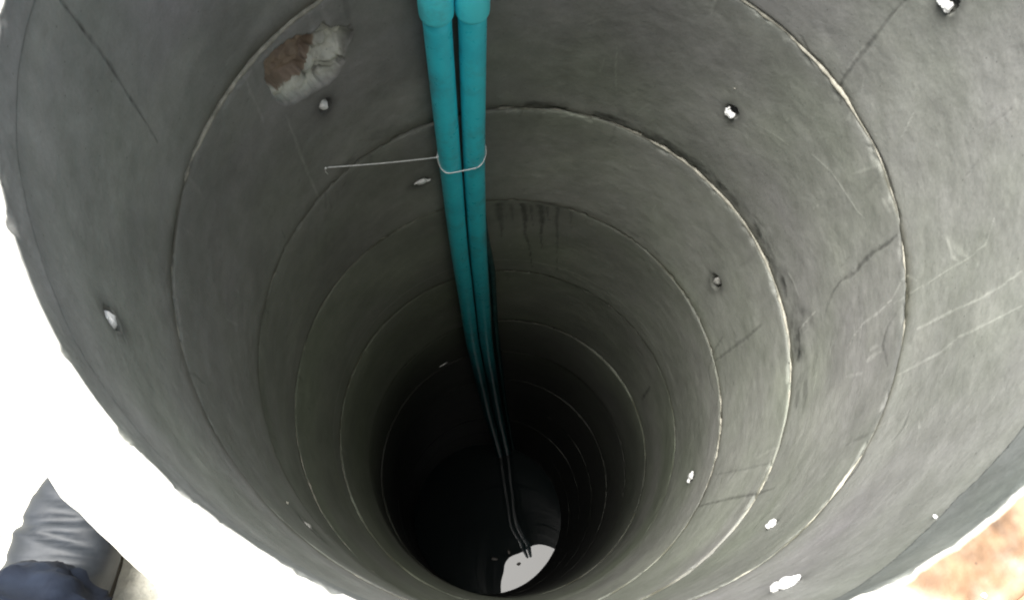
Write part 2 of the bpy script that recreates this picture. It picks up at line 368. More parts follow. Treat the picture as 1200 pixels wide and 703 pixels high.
def build_ring(i, fine, coarse, ranges, rows_step, parent):
    zt, zb = JZ[i], JZ[i + 1]
    th = theta_cols(fine, coarse, ranges); n = len(th)
    jt = joint_line(th, i) if i else -.0 * th; jb = joint_line(th, i + 1)
    nr = max(8, int((zt - zb) / rows_step)); s = np.linspace(0, 1, nr + 1)
    zin = (zt + jt)[None, :] * (1 - s[:, None]) + (zb + jb)[None, :] * s[:, None]      # top -> bottom
    TH = np.broadcast_to(th, zin.shape); X0, Y0 = np.cos(TH), np.sin(TH)
    r = np.full(zin.shape, RI)
    r = r + .0016 * fbm(X0, Y0, zin * 2 + i, 3.0, 3, 41) + .0006 * fbm(X0, Y0, zin * 2 + i, 22, 3, 42)
    r = r + .00018 * fbm(X0 * .5, Y0 * .5, zin, 190, 2, 46)
    # each ring sits a little proud or shy of its neighbours
    lip = .0035 * fbm(X0 * .7 + i * 7, Y0 * .7, zin * 0, 1.6, 2, 43)
    r = r + lip
    # worn arrises at both ends
    et = (zt + jt)[None, :] - zin; eb = zin - (zb + jb)[None, :]
    wear = (1, 1, 1, .9, .5, .25, .15)[min(i, 6)] * (.15 + 1.7 * vnoise(X0 * 16 + i, Y0 * 16, zin * 0, seed=13) ** 1.5) * (1 - .8 * np.clip(np.cos(TH + .7) * 2 - .9, 0, 1)); wear2 = .15 + 1.7 * vnoise(X0 * 13 + i, Y0 * 13, zin * 0 + 4, seed=13) ** 1.5
    r = r + (.0050 if i else .0012) * wear * np.clip(1 - et / (.007 if i else .003), 0, 1) ** 2 + .0065 * wear2 * np.clip(1 - eb / .009, 0, 1) ** 2
    chip = np.clip(fbm(X0, Y0, zin * 2 + 3 * i, 26, 3, 44) - .18, 0, 1) * (.3 if i == 0 else 1) * np.exp(-(np.minimum(et, eb) / .010) ** 2)
    r = r + chip * .02
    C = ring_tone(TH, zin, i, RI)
    U = TH * RI
    if i == 0:
        reb = -np.interp(np.degrees(th), REB[0], REB[1])[None, :] + .002 * fbm(X0 * .5, Y0 * .5, zin * 0, 12, 3, 45)
        inb = sstep(-.0015, .0015, zin - reb)
        r = r - .0035 * inb
        stain = inb[..., None] * (.20 + .16 * fbm(X0 * .5, Y0 * .5, zin, 14, 4, 47)[..., None] + .10)
        rs = (.22 + .78 * np.clip(np.cos(TH + .7) * 1.6, 0, 1))[..., None]
        C = C * (1 - stain * rs * np.array([1.05, .98, .84]))
        C = C * (1 - (.30 * np.exp(-((zin - reb) / .0035) ** 2))[..., None])
        cr = np.clip(fbm(X0 * .5, Y0 * .5, zin * .5, 60, 4, 48) - .02, 0, 1) * np.exp(-(et / .007) ** 2)
        r = r + (.003 + .005 * sstep(.3, -.3, np.cos(TH))) * cr - .0008
        lightedge = np.exp(-(et / .0025) ** 2)[..., None] * .7
        C = C * (1 - lightedge) + lightedge * np.array([.5, .49, .45])
    dr = np.zeros_like(r)
    for kind, wd, am, pts in STROKES:
        pz = [p[1] for p in pts]
        if max(pz) < zb - .02 or min(pz) > zt + .02: continue
        soft = wd >= .009 and kind != 'drip'
        m = stroke_mask(TH, zin, pts, wd * (2.1 if soft else 1.0), kind == 'drip') * am
        if soft: m = m * np.clip(.35 + .9 * fbm(X0 * .5, Y0 * .5, zin, 30, 4, 58), 0, 1)
        if kind != 'pale': dr = dr + m * .0012
        else: dr = dr - m * .0004
        cc = CR[kind]
        if kind == 'pale': tgt = np.clip(C * 1.75, 0, .75)
        else: tgt = C * .30
        C = C * (1 - m[..., None]) + tgt * m[..., None]
    for a, z, hw, hh, k in PLUGS:
        if not (zb < z < zt): continue
        dU = ((TH - R(a) + PI) % (2 * PI) - PI) * RI; dZ = zin - z
        d = np.hypot(dU / hw, dZ / hh) + .25 * fbm(X0 * .5, Y0 * .5, zin, 60, 2, 49)
        dr = dr + .022 * (1 - sstep(.8, 1.05, d))
        halo = np.exp(-(np.maximum(d - .9, 0) / 1.0) ** 2) * .46
        drip = np.exp(-(dU / (hw * .9)) ** 2) * sstep(0, -.02, dZ) * sstep(-.10, -.03, dZ) * .12
        C = C * (1 - np.clip(halo + drip, 0, .8)[..., None])
    if i == 1:
        P = lambda L: [(math.radians(a) * RI, z) for a, z in L]
        jag = .009 * fbm(X0 * .5, Y0 * .5, zin, 45, 3, 50) + .003 * fbm(X0 * .5, Y0 * .5, zin, 120, 2, 51)
        s1 = poly_sd(U, zin, P(SPALL)) + jag; s2 = poly_sd(U, zin, P(HOLE)) - .004 + jag * .7
        facet = .011 * np.abs(fbm(X0 * .5, Y0 * .5, zin, 26, 3, 52)) + .006 * np.floor(3 * (fbm(X0 * .5, Y0 * .5, zin, 34, 2, 53) + 1)) / 2
        m1 = 1 - sstep(-.002, .003, s1); m2 = 1 - sstep(-.002, .001, s2)
        rim_ = np.exp(-((s2 - .004) / .0028) ** 2) * np.clip(.5 + 1.4 * fbm(X0 * .5, Y0 * .5, zin, 28, 2, 59), 0, 1.3); C = C * (1 - (.6 * rim_ * m1)[..., None]); dr = dr + m1 * (.003 + facet * 1.9) + m2 * (.024 + .012 * fbm(X0 * .5, Y0 * .5, zin, 14, 3, 54))  # dark outline of the hole: crevice shade put into the colour
        pale = np.array([.50, .50, .44]) * (1 + .55 * fbm(X0 * .5, Y0 * .5, zin, 40, 4, 55))[..., None]
        C = C * (1 - m1[..., None]) + pale * m1[..., None]
        m2c = 1 - sstep(.000, .0035, s2 - .002)
        soil = np.array([.26, .20, .15]) * (1 + .28 * fbm(X0 * .5, Y0 * .5, zin, 16, 4, 56))[..., None]
        C = C * (1 - m2c[..., None]) + soil * m2c[..., None]
        crk = np.clip(1 - np.abs(fbm(X0 * .5, Y0 * .5, zin, 24, 2, 57)) / .05, 0, 1) * m1 * (1 - m2)
        dr = dr + crk * .005; C = C * (1 - .75 * crk[..., None])
    r = r + dr
    cx, cy = centre(zin)
    ro = ((0, 0), (.0019, -.0011), (-.0012, -.0022), (-.0018, -.0006), (.0012, .0010), (-.0010, -.0012), (.0010, .0006))[min(i, 6)]; cx = cx + ro[0]; cy = cy + ro[1]
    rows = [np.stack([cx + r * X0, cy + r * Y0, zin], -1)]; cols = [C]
    # top annulus, outwards
    if i == 0:
        rr = np.linspace(0, 1, 26)[1:]
    else: rr = np.array([.15, 1.0])
    top = []
    for q in rr:
        rad = r[0] * (1 - q) + RO * q
        x, y = np.cos(th), np.sin(th)
        z = zin[0].copy()
        if i == 0:
            lump = .0035 * fbm(x * rad, y * rad, th * 0 + .5, 30, 4, 60) + .002 * fbm(x * rad, y * rad, th * 0, 110, 3, 61)
            z = z + (lump + .002) * min(1, q * 6) - .006 * max(0, (q - .85) / .15) ** 2
            rad = rad + .004 * fbm(x * rad, y * rad, th * 0, 30, 3, 62) * (q > .9)
            right = sstep(-.45, .15, x + .1 * fbm(x, y, th * 0, 3, 2, 63))
            f1 = fbm(x * rad, y * rad, th * 0 + 2, 17, 5, 64); f2 = fbm(x * rad, y * rad, th * 0 + 5, 38, 4, 65)
            mud = np.clip(sstep(-.30, .25, f1 + .35 * f2 + .5 * (1 - q) ** 2), 0, 1) * sstep(.02, .07, q * np.ones_like(x) + .02 * f2)
            cm = np.array([.80, .79, .74])[None] * (1 + .08 * f2)[:, None]
            co = np.array([.180, .108, .062])[None] * (1.2 + .9 * f2 + .5 * fbm(x * rad, y * rad, th * 0 + 9, 90, 3, 66))[:, None]
            cw = np.array([.45, .40, .32])[None] * np.ones_like(x)[:, None]
            cR = cw * (1 - mud[:, None]) + co * mud[:, None]
            cc = cm * (1 - right[:, None]) + cR * right[:, None]
        else: cc = C[0] * .9
        top.append(np.stack([cx[0] + rad * x, cy[0] + rad * y, z], -1)[None]); cols.append(cc[None])
    outer = []
    Cout = np.array([.36, .35, .32])
    for q in ((.02, .5, .98) if i < 1 else (.5,)):
        zz = zt * (1 - q) + zb * q
        ox, oy = centre(np.array([zz])); rad = RO - .002 * abs(q - .5)
        outer.append(np.stack([ox + rad * np.cos(th), oy + rad * np.sin(th), np.full(n, zz)], -1)[None]); cols.append(np.broadcast_to(Cout, (1, n, 3)))
    zz = zb + .003
    ox, oy = centre(np.array([zz]))
    bot = np.stack([ox + RO * np.cos(th), oy + RO * np.sin(th), np.full(n, zz)], -1)[None]; cols.append(np.broadcast_to(Cout, (1, n, 3)))
    # order of rows round the section: inner bottom ... inner top, top annulus, outer, bottom
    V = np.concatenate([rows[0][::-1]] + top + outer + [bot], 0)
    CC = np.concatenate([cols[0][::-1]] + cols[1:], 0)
    m = V.shape[0]
    idx = np.arange(m * n).reshape(m, n)
    a = idx; b = np.roll(idx, -1, 0); c = np.roll(b, -1, 1); d = np.roll(a, -1, 1)
    quads = np.stack([a, b, c, d], -1).reshape(-1, 4)[:, ::-1]
    return mesh_np('concrete_ring', V.reshape(-1, 3), quads, MAT_CONC, parent, CC.reshape(-1, 3))

well = empty('concrete_ring_well')
tag(well, 'deep round well of stacked grey precast concrete rings, seen from its mouth', 'well')
RES = [(.0022, .007, [(0, 46), (172, 256), (288, 360)], .0022), (.0026, .006, [(0, 250), (300, 360)], .0026),
       (.0034, .006, [(0, 230), (300, 360)], .0034), (.0045, .007, [(0, 200), (310, 360)], .0045), (.006, .008, [(0, 180)], .006)]
rings = []
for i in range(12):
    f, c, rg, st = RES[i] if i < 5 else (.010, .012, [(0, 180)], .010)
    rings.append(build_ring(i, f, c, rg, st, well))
rings[0]['label'] = 'topmost concrete ring standing above the ground with mortar and mud on its top edge'
rings[1]['label'] = 'second concrete ring from the top with a broken patch showing brown soil'

# mortar squeezed out along each joint
def build_joint(j, parent):
    n = 700 if j < 4 else 360; ns = 8
    th = np.linspace(0, 2 * PI, n, endpoint=False)
    x, y = np.cos(th), np.sin(th)
    a = fbm(x + j * 3, y, th * 0, 2.2, 3, 70) + .45 * fbm(x + j, y, th * 0, 11, 3, 71)
    wgt = np.clip(.45 + a * 1.3, -.6, 1.1)
    nz = fbm(x, y, th * 0 + j, 26, 3, 75)
    deg = np.degrees(th)
    def seg(lo, hi, v, soft=5):
        d = (deg - (lo + hi) / 2 + 180) % 360 - 180; h = (hi - lo) / 2
        return v * (1 - sstep(h - soft, h + soft, np.abs(d)))
    if j == 1: wgt = wgt * .5 + seg(138, 176, 1.9, 10) + seg(30, 75, 1.0) + seg(318, 344, .6, 8) + seg(345, 366, .3) + seg(190, 210, .25)
    if j == 2: wgt = wgt * .4 + seg(12, 72, 1.2) + seg(355, 372, .3) + seg(72, 105, .45)
    if j == 3: wgt = wgt * .5 + seg(-20, 33, .9) + seg(40, 56, .2)
    if j > 3: wgt = wgt * .7
    wgt = np.clip(wgt + .75 * nz - .10, 0.0, 1.5)
    rad = .0029 * wgt * (1 + .35 * fbm(x, y, th * 0, 45, 2, 72)) + .00015
    z0 = JZ[j] + joint_line(th, j) - .0012
    cx, cy = centre(np.full(n, JZ[j])); rc = RI + .0028 + .0016 * fbm(x, y, th * 0 + j, 9, 2, 73)
    phi = np.linspace(0, 2 * PI, ns, endpoint=False)
    rr = rc[:, None] + rad[:, None] * np.cos(phi)[None] * 1.25; zz = z0[:, None] + rad[:, None] * np.sin(phi)[None]
    V = np.stack([cx[:, None] + rr * x[:, None], cy[:, None] + rr * y[:, None], zz], -1)
    idx = np.arange(n * ns).reshape(n, ns); a_ = idx; b_ = np.roll(idx, -1, 0); c_ = np.roll(b_, -1, 1); d_ = np.roll(a_, -1, 1)
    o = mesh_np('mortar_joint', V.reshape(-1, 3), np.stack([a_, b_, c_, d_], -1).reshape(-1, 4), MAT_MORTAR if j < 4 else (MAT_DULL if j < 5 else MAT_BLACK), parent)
    return o
MAT_DULL = noisy('depth_dimmed_mortar', (.07, .07, .055), (.17, .17, .14), 60, .85, .002)  # same mortar darkened in colour for the weak light lower down
MAT_BLACK = noisy('depth_shaded_mortar', (.02, .02, .016), (.05, .05, .04), 60, .85, .002)  # nearly black copy: shade of the deepest joints put into the colour
for j in range(1, 12): build_joint(j, rings[j])

def blob(bm, c, sx, sy, sz, seed, sub=3, amp=.35, rot=None):
    b2 = bmesh.new(); bmesh.ops.create_icosphere(b2, subdivisions=sub, radius=1)
    co = np.array([v.co[:] for v in b2.verts]); nn = fbm(co[:, 0] + seed * 3.7, co[:, 1] + seed, co[:, 2], 1.6, 4, 80)
    for v, k in zip(b2.verts, nn):
        v.co *= 1 + amp * k
        v.co.x *= sx; v.co.y *= sy; v.co.z *= sz
        if rot: v.co.rotate(rot)
        v.co += Vector(c)
    me = bpy.data.meshes.new('tmp'); b2.to_mesh(me); b2.free(); bm.from_mesh(me); bpy.data.meshes.remove(me)

def wall_pt(a, z, inset=0.0):
    cx, cy = centre(np.array([z])); r = RI - inset
    return Vector((float(cx[0]) + r * math.cos(R(a)), float(cy[0]) + r * math.sin(R(a)), z))

MAT_PLUGD = noisy('grey_mortar', (.22, .22, .20), (.42, .41, .38), 70, .85, .002)
for k, (a, z, hw, hh, kind) in enumerate(PLUGS):
    i = next(q for q in range(12) if JZ[q + 1] < z < JZ[q])
    bm = bmesh.new(); e = Vector((-math.sin(R(a)), math.cos(R(a)), 0)); nrm = Vector((math.cos(R(a)), math.sin(R(a)), 0))
    rot = Matrix((e, nrm, Vector((0, 0, 1)))).transposed().to_euler()
    def lump(du, dz, s1, s2, s3, dep, sd_, sub=3, amp=.45):
        c = wall_pt(a, z, 0) + e * du + Vector((0, 0, dz)) - nrm * dep
        blob(bm, c, s1, s3, s2, sd_, sub, amp, rot)
    if kind == 0:                                 # hole nearly filled
        lump(0, -.004, hw * .78, hh * .80, .010, -.006, k)
        lump(.003, .010, hw * .4, hh * .35, .006, -.004, k + 20)
        mt = MAT_PLUG
    elif kind == 1:                               # ragged splash of mortar standing proud
        lump(0, .000, hw * .85, hh * .7, .006, .001, k)
        lump(-hw * .9, -hh * .35, hw * .55, hh * .35, .004, .002, k + 20)
        lump(hw * .75, hh * .25, hw * .45, hh * .35, .003, .002, k + 40)
        mt = MAT_PLUG
    elif kind == 2:                               # open hole, mortar at the lower lip
        lump(.004, -hh * .62, hw * .55, hh * .42, .007, -.001, k, 3, .6)
        lump(-.005, -hh * .55, hw * .40, hh * .36, .006, .001, k + 20, 3, .6)
        lump(.006, -.001, hw * .16, hh * .35, .003, -.001, k + 40)
        mt = MAT_PLUG
    else:
        lump(0, -.003, hw * .55, hh * .75, .008, -.006, k)
        mt = MAT_PLUGD
    o = bm_obj('mortar_plug', bm, mt, rings[i])
# small mortar smear left on the wall under the cord and marks further down
for a, z, s1, s2, i in ((124.6, -1.186, .009, .004, 2), (128, -2.955, .020, .006, 5), (343.5, -.163, .0016, .0016, 0), (313.5, -.105, .0018, .0012, 0),
                        (228, -.73, .003, .003, 1), (236, -.045, .006, .004, 0), (252, -.03, .008, .004, 0), (53.5, -.655, .0016, .0016, 1)):
    bm = bmesh.new(); e = Vector((-math.sin(R(a)), math.cos(R(a)), 0)); nrm = Vector((math.cos(R(a)), math.sin(R(a)), 0))
    rot = Matrix((e, nrm, Vector((0, 0, 1)))).transposed().to_euler()
    blob(bm, wall_pt(a, z, .0), s1, .003, s2, a, 2, .5, rot)
    bm_obj('mortar_spatter', bm, MAT_PLUG if i != 1 else MAT_MORTAR, rings[i])
# crumbs of mortar stuck on the top edge: too many to count
bm = bmesh.new()
for k in range(160):
    a = random.uniform(0, 360); q = random.random() ** 1.5; s = random.uniform(.0008, .0026)
    r_ = RI + .001 + q * .048
    blob(bm, (r_ * math.cos(R(a)), r_ * math.sin(R(a)), s * .2 + .001), s, s * random.uniform(.6, 1), s * .7, k, 1, .5)
o = bm_obj('mortar_crumbs', bm, MAT_PLUG, rings[0], smooth=False); o['kind'] = 'stuff'

# ------------------------------------------------------------------ water
WZ = -5.5
def water():
    m, n, b = new_mat('still_water')
    b.inputs['Base Color'].default_value = (.004, .006, .006, 1); b.inputs['Roughness'].default_value = .0
    b.inputs['IOR'].default_value = WATER_IOR
    t = noise_node(n, 2.0, 2, .5); bump(n, b, t.outputs[0], .0025, .8)
    bm = bmesh.new()
    bmesh.ops.create_circle(bm, cap_ends=True, segments=96, radius=.51)
    for v in bm.verts:
        v.co.z = WZ - (v.co.x * -.07 + v.co.y * .03)
        v.co.x += -.010; v.co.y += .006
    o = bm_obj('water', bm, m, None, smooth=False); o['kind'] = 'structure'
    return o
WATER_IOR = 1.23
water()
for k, (px_, py_) in enumerate(((.075, -.26), (.165, -.205), (.24, -.27))):
    bm = bmesh.new(); rot = Matrix.Rotation(k * 1.9, 3, 'Z').to_euler()
    blob(bm, (0, 0, 0), .022 - .004 * k, .010, .0018, k + 50, 2, .5, rot)
    o = bm_obj('dead_leaf', bm, noisy('wet_leaf', (.015, .012, .008), (.04, .03, .02), 60, .5, 0))
    o.location = (px_, py_, WZ - (px_ * -.07 + py_ * .03) + .002)
    tag(o, ('largest dark dead leaf floating on the water at the bottom of the well', 'middle dark dead leaf floating on the water at the bottom of the well', 'smallest dark dead leaf floating on the water at the bottom of the well')[k], 'leaf', 'dead leaves on the water')

# ------------------------------------------------------------------ ground outside the ring
GZ = -.28
def ground():
    r = np.concatenate([np.linspace(RO + .001, 1.4, 110), np.geomspace(1.42, 120, 60)]); n = 420
    th = np.linspace(0, 2 * PI, n, endpoint=False); Rr, T = np.meshgrid(r, th, indexing='ij')
    X, Y = Rr * np.cos(T), Rr * np.sin(T)
    near = np.exp(-((Rr - RO) / .10) ** 2)
    Z = GZ + .012 * fbm(X, Y, X * 0, 3.0, 5, 90) + .004 * fbm(X, Y, X * 0, 28, 3, 91) * (Rr < 3) + .02 * near * fbm(X, Y, X * 0 + 3, 9, 3, 92) + .06 * fbm(X, Y, X * 0, .12, 3, 93) * sstep(2, 10, Rr)
    f = fbm(X, Y, X * 0 + 1, 1.3, 5, 94)[..., None]; g = fbm(X, Y, X * 0 + 1, 16, 4, 95)[..., None]
    side = sstep(-.5, .5, X / np.maximum(Rr, .5) + .3 * f[..., 0])[..., None]
    pale = np.array([.66, .64, .55]); orange = np.array([.50, .31, .19])
    C = (pale * (1 - side) + orange * side) * (1 + .18 * f + .22 * g)
    m, k = r.size, n; idx = np.arange(m * k).reshape(m, k); a = idx[:-1]; b = idx[1:]; c = np.roll(b, -1, 1); d = np.roll(a, -1, 1)
    o = mesh_np('ground', np.stack([X, Y, Z], -1).reshape(-1, 3), np.stack([a, b, c, d], -1).reshape(-1, 4), MAT_SOIL, None, C.reshape(-1, 3))
    o['kind'] = 'structure'
ground()
bm = bmesh.new()
for k in range(900):
    a = random.uniform(0, 2 * PI); r_ = RO + .01 + random.random() ** 2 * 1.6; s = random.uniform(.002, .009)
    blob(bm, (r_ * math.cos(a), r_ * math.sin(a), GZ + s * .2), s, s * random.uniform(.6, 1), s * .6, k, 1, .4)
o = bm_obj('gravel', bm, noisy('gravel_stone', (.28, .26, .22), (.6, .57, .5), 20, .9, .001), None, smooth=False)
tag(o, 'loose gravel and clods scattered over the sandy ground round the well', 'gravel', kind='stuff')

# ------------------------------------------------------------------ pipes
PTS = [Vector(p) for p in ((-.196, .410, .30), (-.193, .412, 0), (-.190, .414, -.608), (-.185, .416, -1.104), (-.175, .420, -1.618), (-.163, .425, -1.944),
       (-.142, .433, -2.616), (-.109, .443, -3.207), (-.063, .451, -4.011), (.03, .452, -5.3), (.055, .451, -5.65))]
def path_at(pts, z):
    for a, b in zip(pts, pts[1:]):
        if b.z <= z <= a.z:
            return a.lerp(b, (a.z - z) / (a.z - b.z))
    return pts[0] if z > pts[0].z else pts[-1]
def smooth_path(pts, step=.05):
    zs = np.arange(pts[0].z, pts[-1].z, -step).tolist() + [pts[-1].z]
    P = np.array([path_at(pts, z)[:] for z in zs])
    for _ in range(20): P[1:-1] = .5 * P[1:-1] + .25 * (P[:-2] + P[2:])
    return [Vector(p) for p in P]
def tube(bm, pts, rads, ns=28, cap=True):
    rings_ = []; t0 = None
    for i, p in enumerate(pts):
        t = (pts[min(i + 1, len(pts) - 1)] - pts[max(i - 1, 0)])
        if t.length < 1e-9: t = t0
        t = t.normalized(); t0 = t
        ref = Vector((1, 0, 0)) if abs(t.x) < .9 else Vector((0, 1, 0))
        u = t.cross(ref).normalized(); v = t.cross(u)
        rr = rads[i] if hasattr(rads, '__len__') else rads
        rings_.append([bm.verts.new(p + (u * math.cos(2 * PI * k / ns) + v * math.sin(2 * PI * k / ns)) * rr) for k in range(ns)])
    for A, B in zip(rings_, rings_[1:]):
        for k in range(ns): bm.faces.new((A[k], A[(k + 1) % ns], B[(k + 1) % ns], B[k]))
    if cap: bm.faces.new(rings_[0]); bm.faces.new(rings_[-1][::-1])
def lathe_along(bm, base, axis, prof, ns=36):
    pts = [base + axis * h for h, r in prof]; ref = Vector((1, 0, 0)); u = axis.cross(ref).normalized(); v = axis.cross(u)
    rr = [[bm.verts.new(p + (u * math.cos(2 * PI * k / ns) + v * math.sin(2 * PI * k / ns)) * r) for k in range(ns)] for p, (h, r) in zip(pts, prof)]
    for A, B in zip(rr, rr[1:]):
        for k in range(ns): bm.faces.new((A[k], A[(k + 1) % ns], B[(k + 1) % ns], B[k]))
E_ = Vector((.95, .31, 0)).normalized()
PR = .0245
def pipe(label, shift, zsock, lead):
    root = empty('water_pipe', (0, 0, 0)); tag(root, label, 'pipe', None)
    sp = [p + E_ * (shift * np.interp(p.z, [-1.2, -.55, .3], [1.0, 1.13, 1.18])) + Vector((0, lead, 0)) for p in smooth_path(PTS)]
    bm = bmesh.new(); low = [p for p in sp if p.z < zsock + .03]
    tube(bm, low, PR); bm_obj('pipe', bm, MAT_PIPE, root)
    base = path_at(sp, zsock); ax = (path_at(sp, zsock + .3) - base).normalized()
    bm = bmesh.new()
    so = [(0, PR + .0002), (0, PR + .0030), (.0015, PR + .0042), (.006, PR + .0046), (.055, PR + .0050), (.075, PR + .0050), (.083, PR + .0044), (.092, PR + .0012), (.100, PR + .0004), (.110, PR - .001)]
    lathe_along(bm, base, ax, so); bm_obj('socket', bm, MAT_SOCKET, root)
    bm = bmesh.new(); up = [p for p in sp if p.z > zsock + .08]
    tube(bm, up, PR); bm_obj('upper_pipe', bm, MAT_PIPE, root)
    return sp
pa = pipe('left one of two cyan plastic pipes standing against the well wall', -.0262, -.570, 0)
pb = pipe('right one of two cyan plastic pipes standing against the well wall', .0262, -.578, .002)
# dark hose that slips out from behind the right pipe further down
bm = bmesh.new()
hp = [p + E_ * float(np.interp(p.z, [-3, -1.9, -1.55, -1.3, -.6], [.060, .054, .036, .026, .024])) + Vector((.006, .022, 0)) for p in smooth_path(PTS) if p.z < .05]
tube(bm, hp, .0095, 14)
o = bm_obj('dark_hose', bm, pvc('dark_teal_rubber', (.01, .035, .035), (.014, .05, .05), .5))
tag(o, 'thin dark hose running down behind the right cyan pipe', 'hose')

# ------------------------------------------------------------------ cord
def cord():
    bm = bmesh.new(); zc = -1.078
    ca = path_at(pa, zc); cb = path_at(pb, zc); rr = PR + .0016
    tv = Vector((-math.sin(R(120)), math.cos(R(120)), 0))
    wallp = wall_pt(148.1, -.876, .0)
    a1 = E_.normalized(); fr = Vector((-.31, .95, 0)) * -1   # towards the camera side
    loop = []
    N = 14
    def zz(t): return zc + (-.034 * math.sin(PI * min(max(t, 0), 1)) + .030 * t)
    pts = []
    for k in range(N + 1):                       # round the left pipe, front
        an = PI - (PI / 2) * k / N
        pts.append(ca + a1 * (rr * math.cos(an)) + fr * (rr * math.sin(an)))
    for k in range(N + 1):
        an = PI / 2 - (PI / 2) * k / N
        pts.append(cb + a1 * (rr * math.cos(an)) + fr * (rr * math.sin(an)))
    back = []
    for k in range(N + 1):
        an = 0 - (PI / 2) * k / N
        back.append(cb + a1 * (rr * math.cos(an)) + fr * (rr * math.sin(an)))
    for k in range(N + 1):
        an = -PI / 2 - (PI / 2) * k / N
        back.append(ca + a1 * (rr * math.cos(an)) + fr * (rr * math.sin(an)))
    nf = len(pts); front = [Vector((p.x, p.y, zc + .012 - .036 * math.sin(PI * (i / nf) ** .75) + .008 * i / nf)) for i, p in enumerate(pts)]
    nb = len(back); bk = [Vector((p.x, p.y, zc + .020 - .008 * i / nb)) for i, p in enumerate(back)]
    tube(bm, front + bk, .0013, 6)
    knot = front[0]
    n = 24; seg = [wallp.lerp(knot, k / n) + Vector((0, 0, -.004 * math.sin(PI * k / n))) for k in range(n + 1)]
    tube(bm, seg, .0013, 6)
    blob(bm, knot, .0042, .0042, .0045, 3, 2, .4); blob(bm, wallp - Vector((math.cos(R(148.1)), math.sin(R(148.1)), 0)) * .002, .003, .003, .003, 5, 2, .4)
    tube(bm, [wallp, wallp + Vector((.001, -.004, -.010)), wallp + Vector((.004, -.004, -.019))], .0011, 6)
    tube(bm, [knot, knot + Vector((.002, -.004, -.008)), knot + Vector((.004, -.006, -.016))], .0011, 6)
    o = bm_obj('cord', bm, noisy('white_twine', (.55, .55, .54), (.82, .82, .80), 300, .7, .0005))
    tag(o, 'thin white cord stretched from the wall and looped round the two cyan pipes', 'cord')
    bm = bmesh.new()
    nrm = Vector((math.cos(R(148.1)), math.sin(R(148.1)), 0))
    tube(bm, [wallp + nrm * .02, wallp - nrm * .004], .0022, 8)
    o = bm_obj('nail', bm, noisy('rusty_steel', (.06, .04, .03), (.16, .12, .10), 80, .6, 0)); o.parent = rings[1]
cord()

# ------------------------------------------------------------------ the photographer at the rim
def skin_obj(name, nodes, edges, mat, parent, sub=2, wrinkle=None, root=0):
    me = bpy.data.meshes.new(name); me.from_pydata([n[0] for n in nodes], edges, [])
    o = bpy.data.objects.new(name, me); COL.objects.link(o)
    md = o.modifiers.new('s', 'SKIN'); md.use_smooth_shade = True; md.branch_smoothing = .3
    sk = me.skin_vertices[0].data
    for k, nd in enumerate(nodes):
        r = nd[1]; sk[k].radius = (r, r) if not hasattr(r, '__len__') else r
        sk[k].use_root = (k == root)
    sb = o.modifiers.new('b', 'SUBSURF'); sb.levels = sub; sb.render_levels = sub
    dg = bpy.context.evaluated_depsgraph_get(); dg.update()
    m2 = bpy.data.meshes.new_from_object(o.evaluated_get(dg)); bpy.data.objects.remove(o)
    m2.name = name
    if wrinkle:
        n = len(m2.vertices); co = np.empty(n * 3, np.float32); m2.vertices.foreach_get('co', co); co = co.reshape(-1, 3)
        no = np.array([v.normal[:] for v in m2.vertices]); co = co + no * wrinkle(co)[:, None]
        m2.vertices.foreach_set('co', co.astype(np.float32).ravel()); m2.update()
    m2.materials.clear(); m2.materials.append(mat)
    for p in m2.polygons: p.use_smooth = True
    o = bpy.data.objects.new(name, m2)
    return link(o, parent)

MAT_SKIN = noisy('skin', (.34, .20, .14), (.40, .25, .17), 12, .55, .0004)
MAT_NAVY = noisy('navy_denim', (.006, .009, .017), (.010, .015, .027), 40, .85, .0008, .2)
MAT_SHIRT = noisy('grey_cotton', (.16, .17, .18), (.24, .25, .26), 150, .9, .0006, .2)
MAT_BOOT = noisy('grey_leather', (.008, .011, .015), (.017, .021, .027), 40, .6, .0006, .45)
MAT_SOLE = noisy('pale_rubber', (.22, .22, .20), (.36, .36, .33), 90, .8, .0006)
MAT_TREAD = noisy('muddy_rubber', (.022, .018, .012), (.05, .042, .03), 60, .85, .0008)
MAT_HAIR = noisy('black_hair', (.010, .008, .007), (.03, .025, .02), 90, .5, .002)

person = empty('person', (-.2, -.72, GZ))
tag(person, 'person in navy trousers and creased grey boots standing against the outside of the well ring', 'person')
BTX, BTY, BTH = -.428, -.392, 92
HX, HY = -.380, -.548
PO = Vector((-.2, -.72, GZ))
def P_(x, y, z): return Vector((x, y, z)) - PO

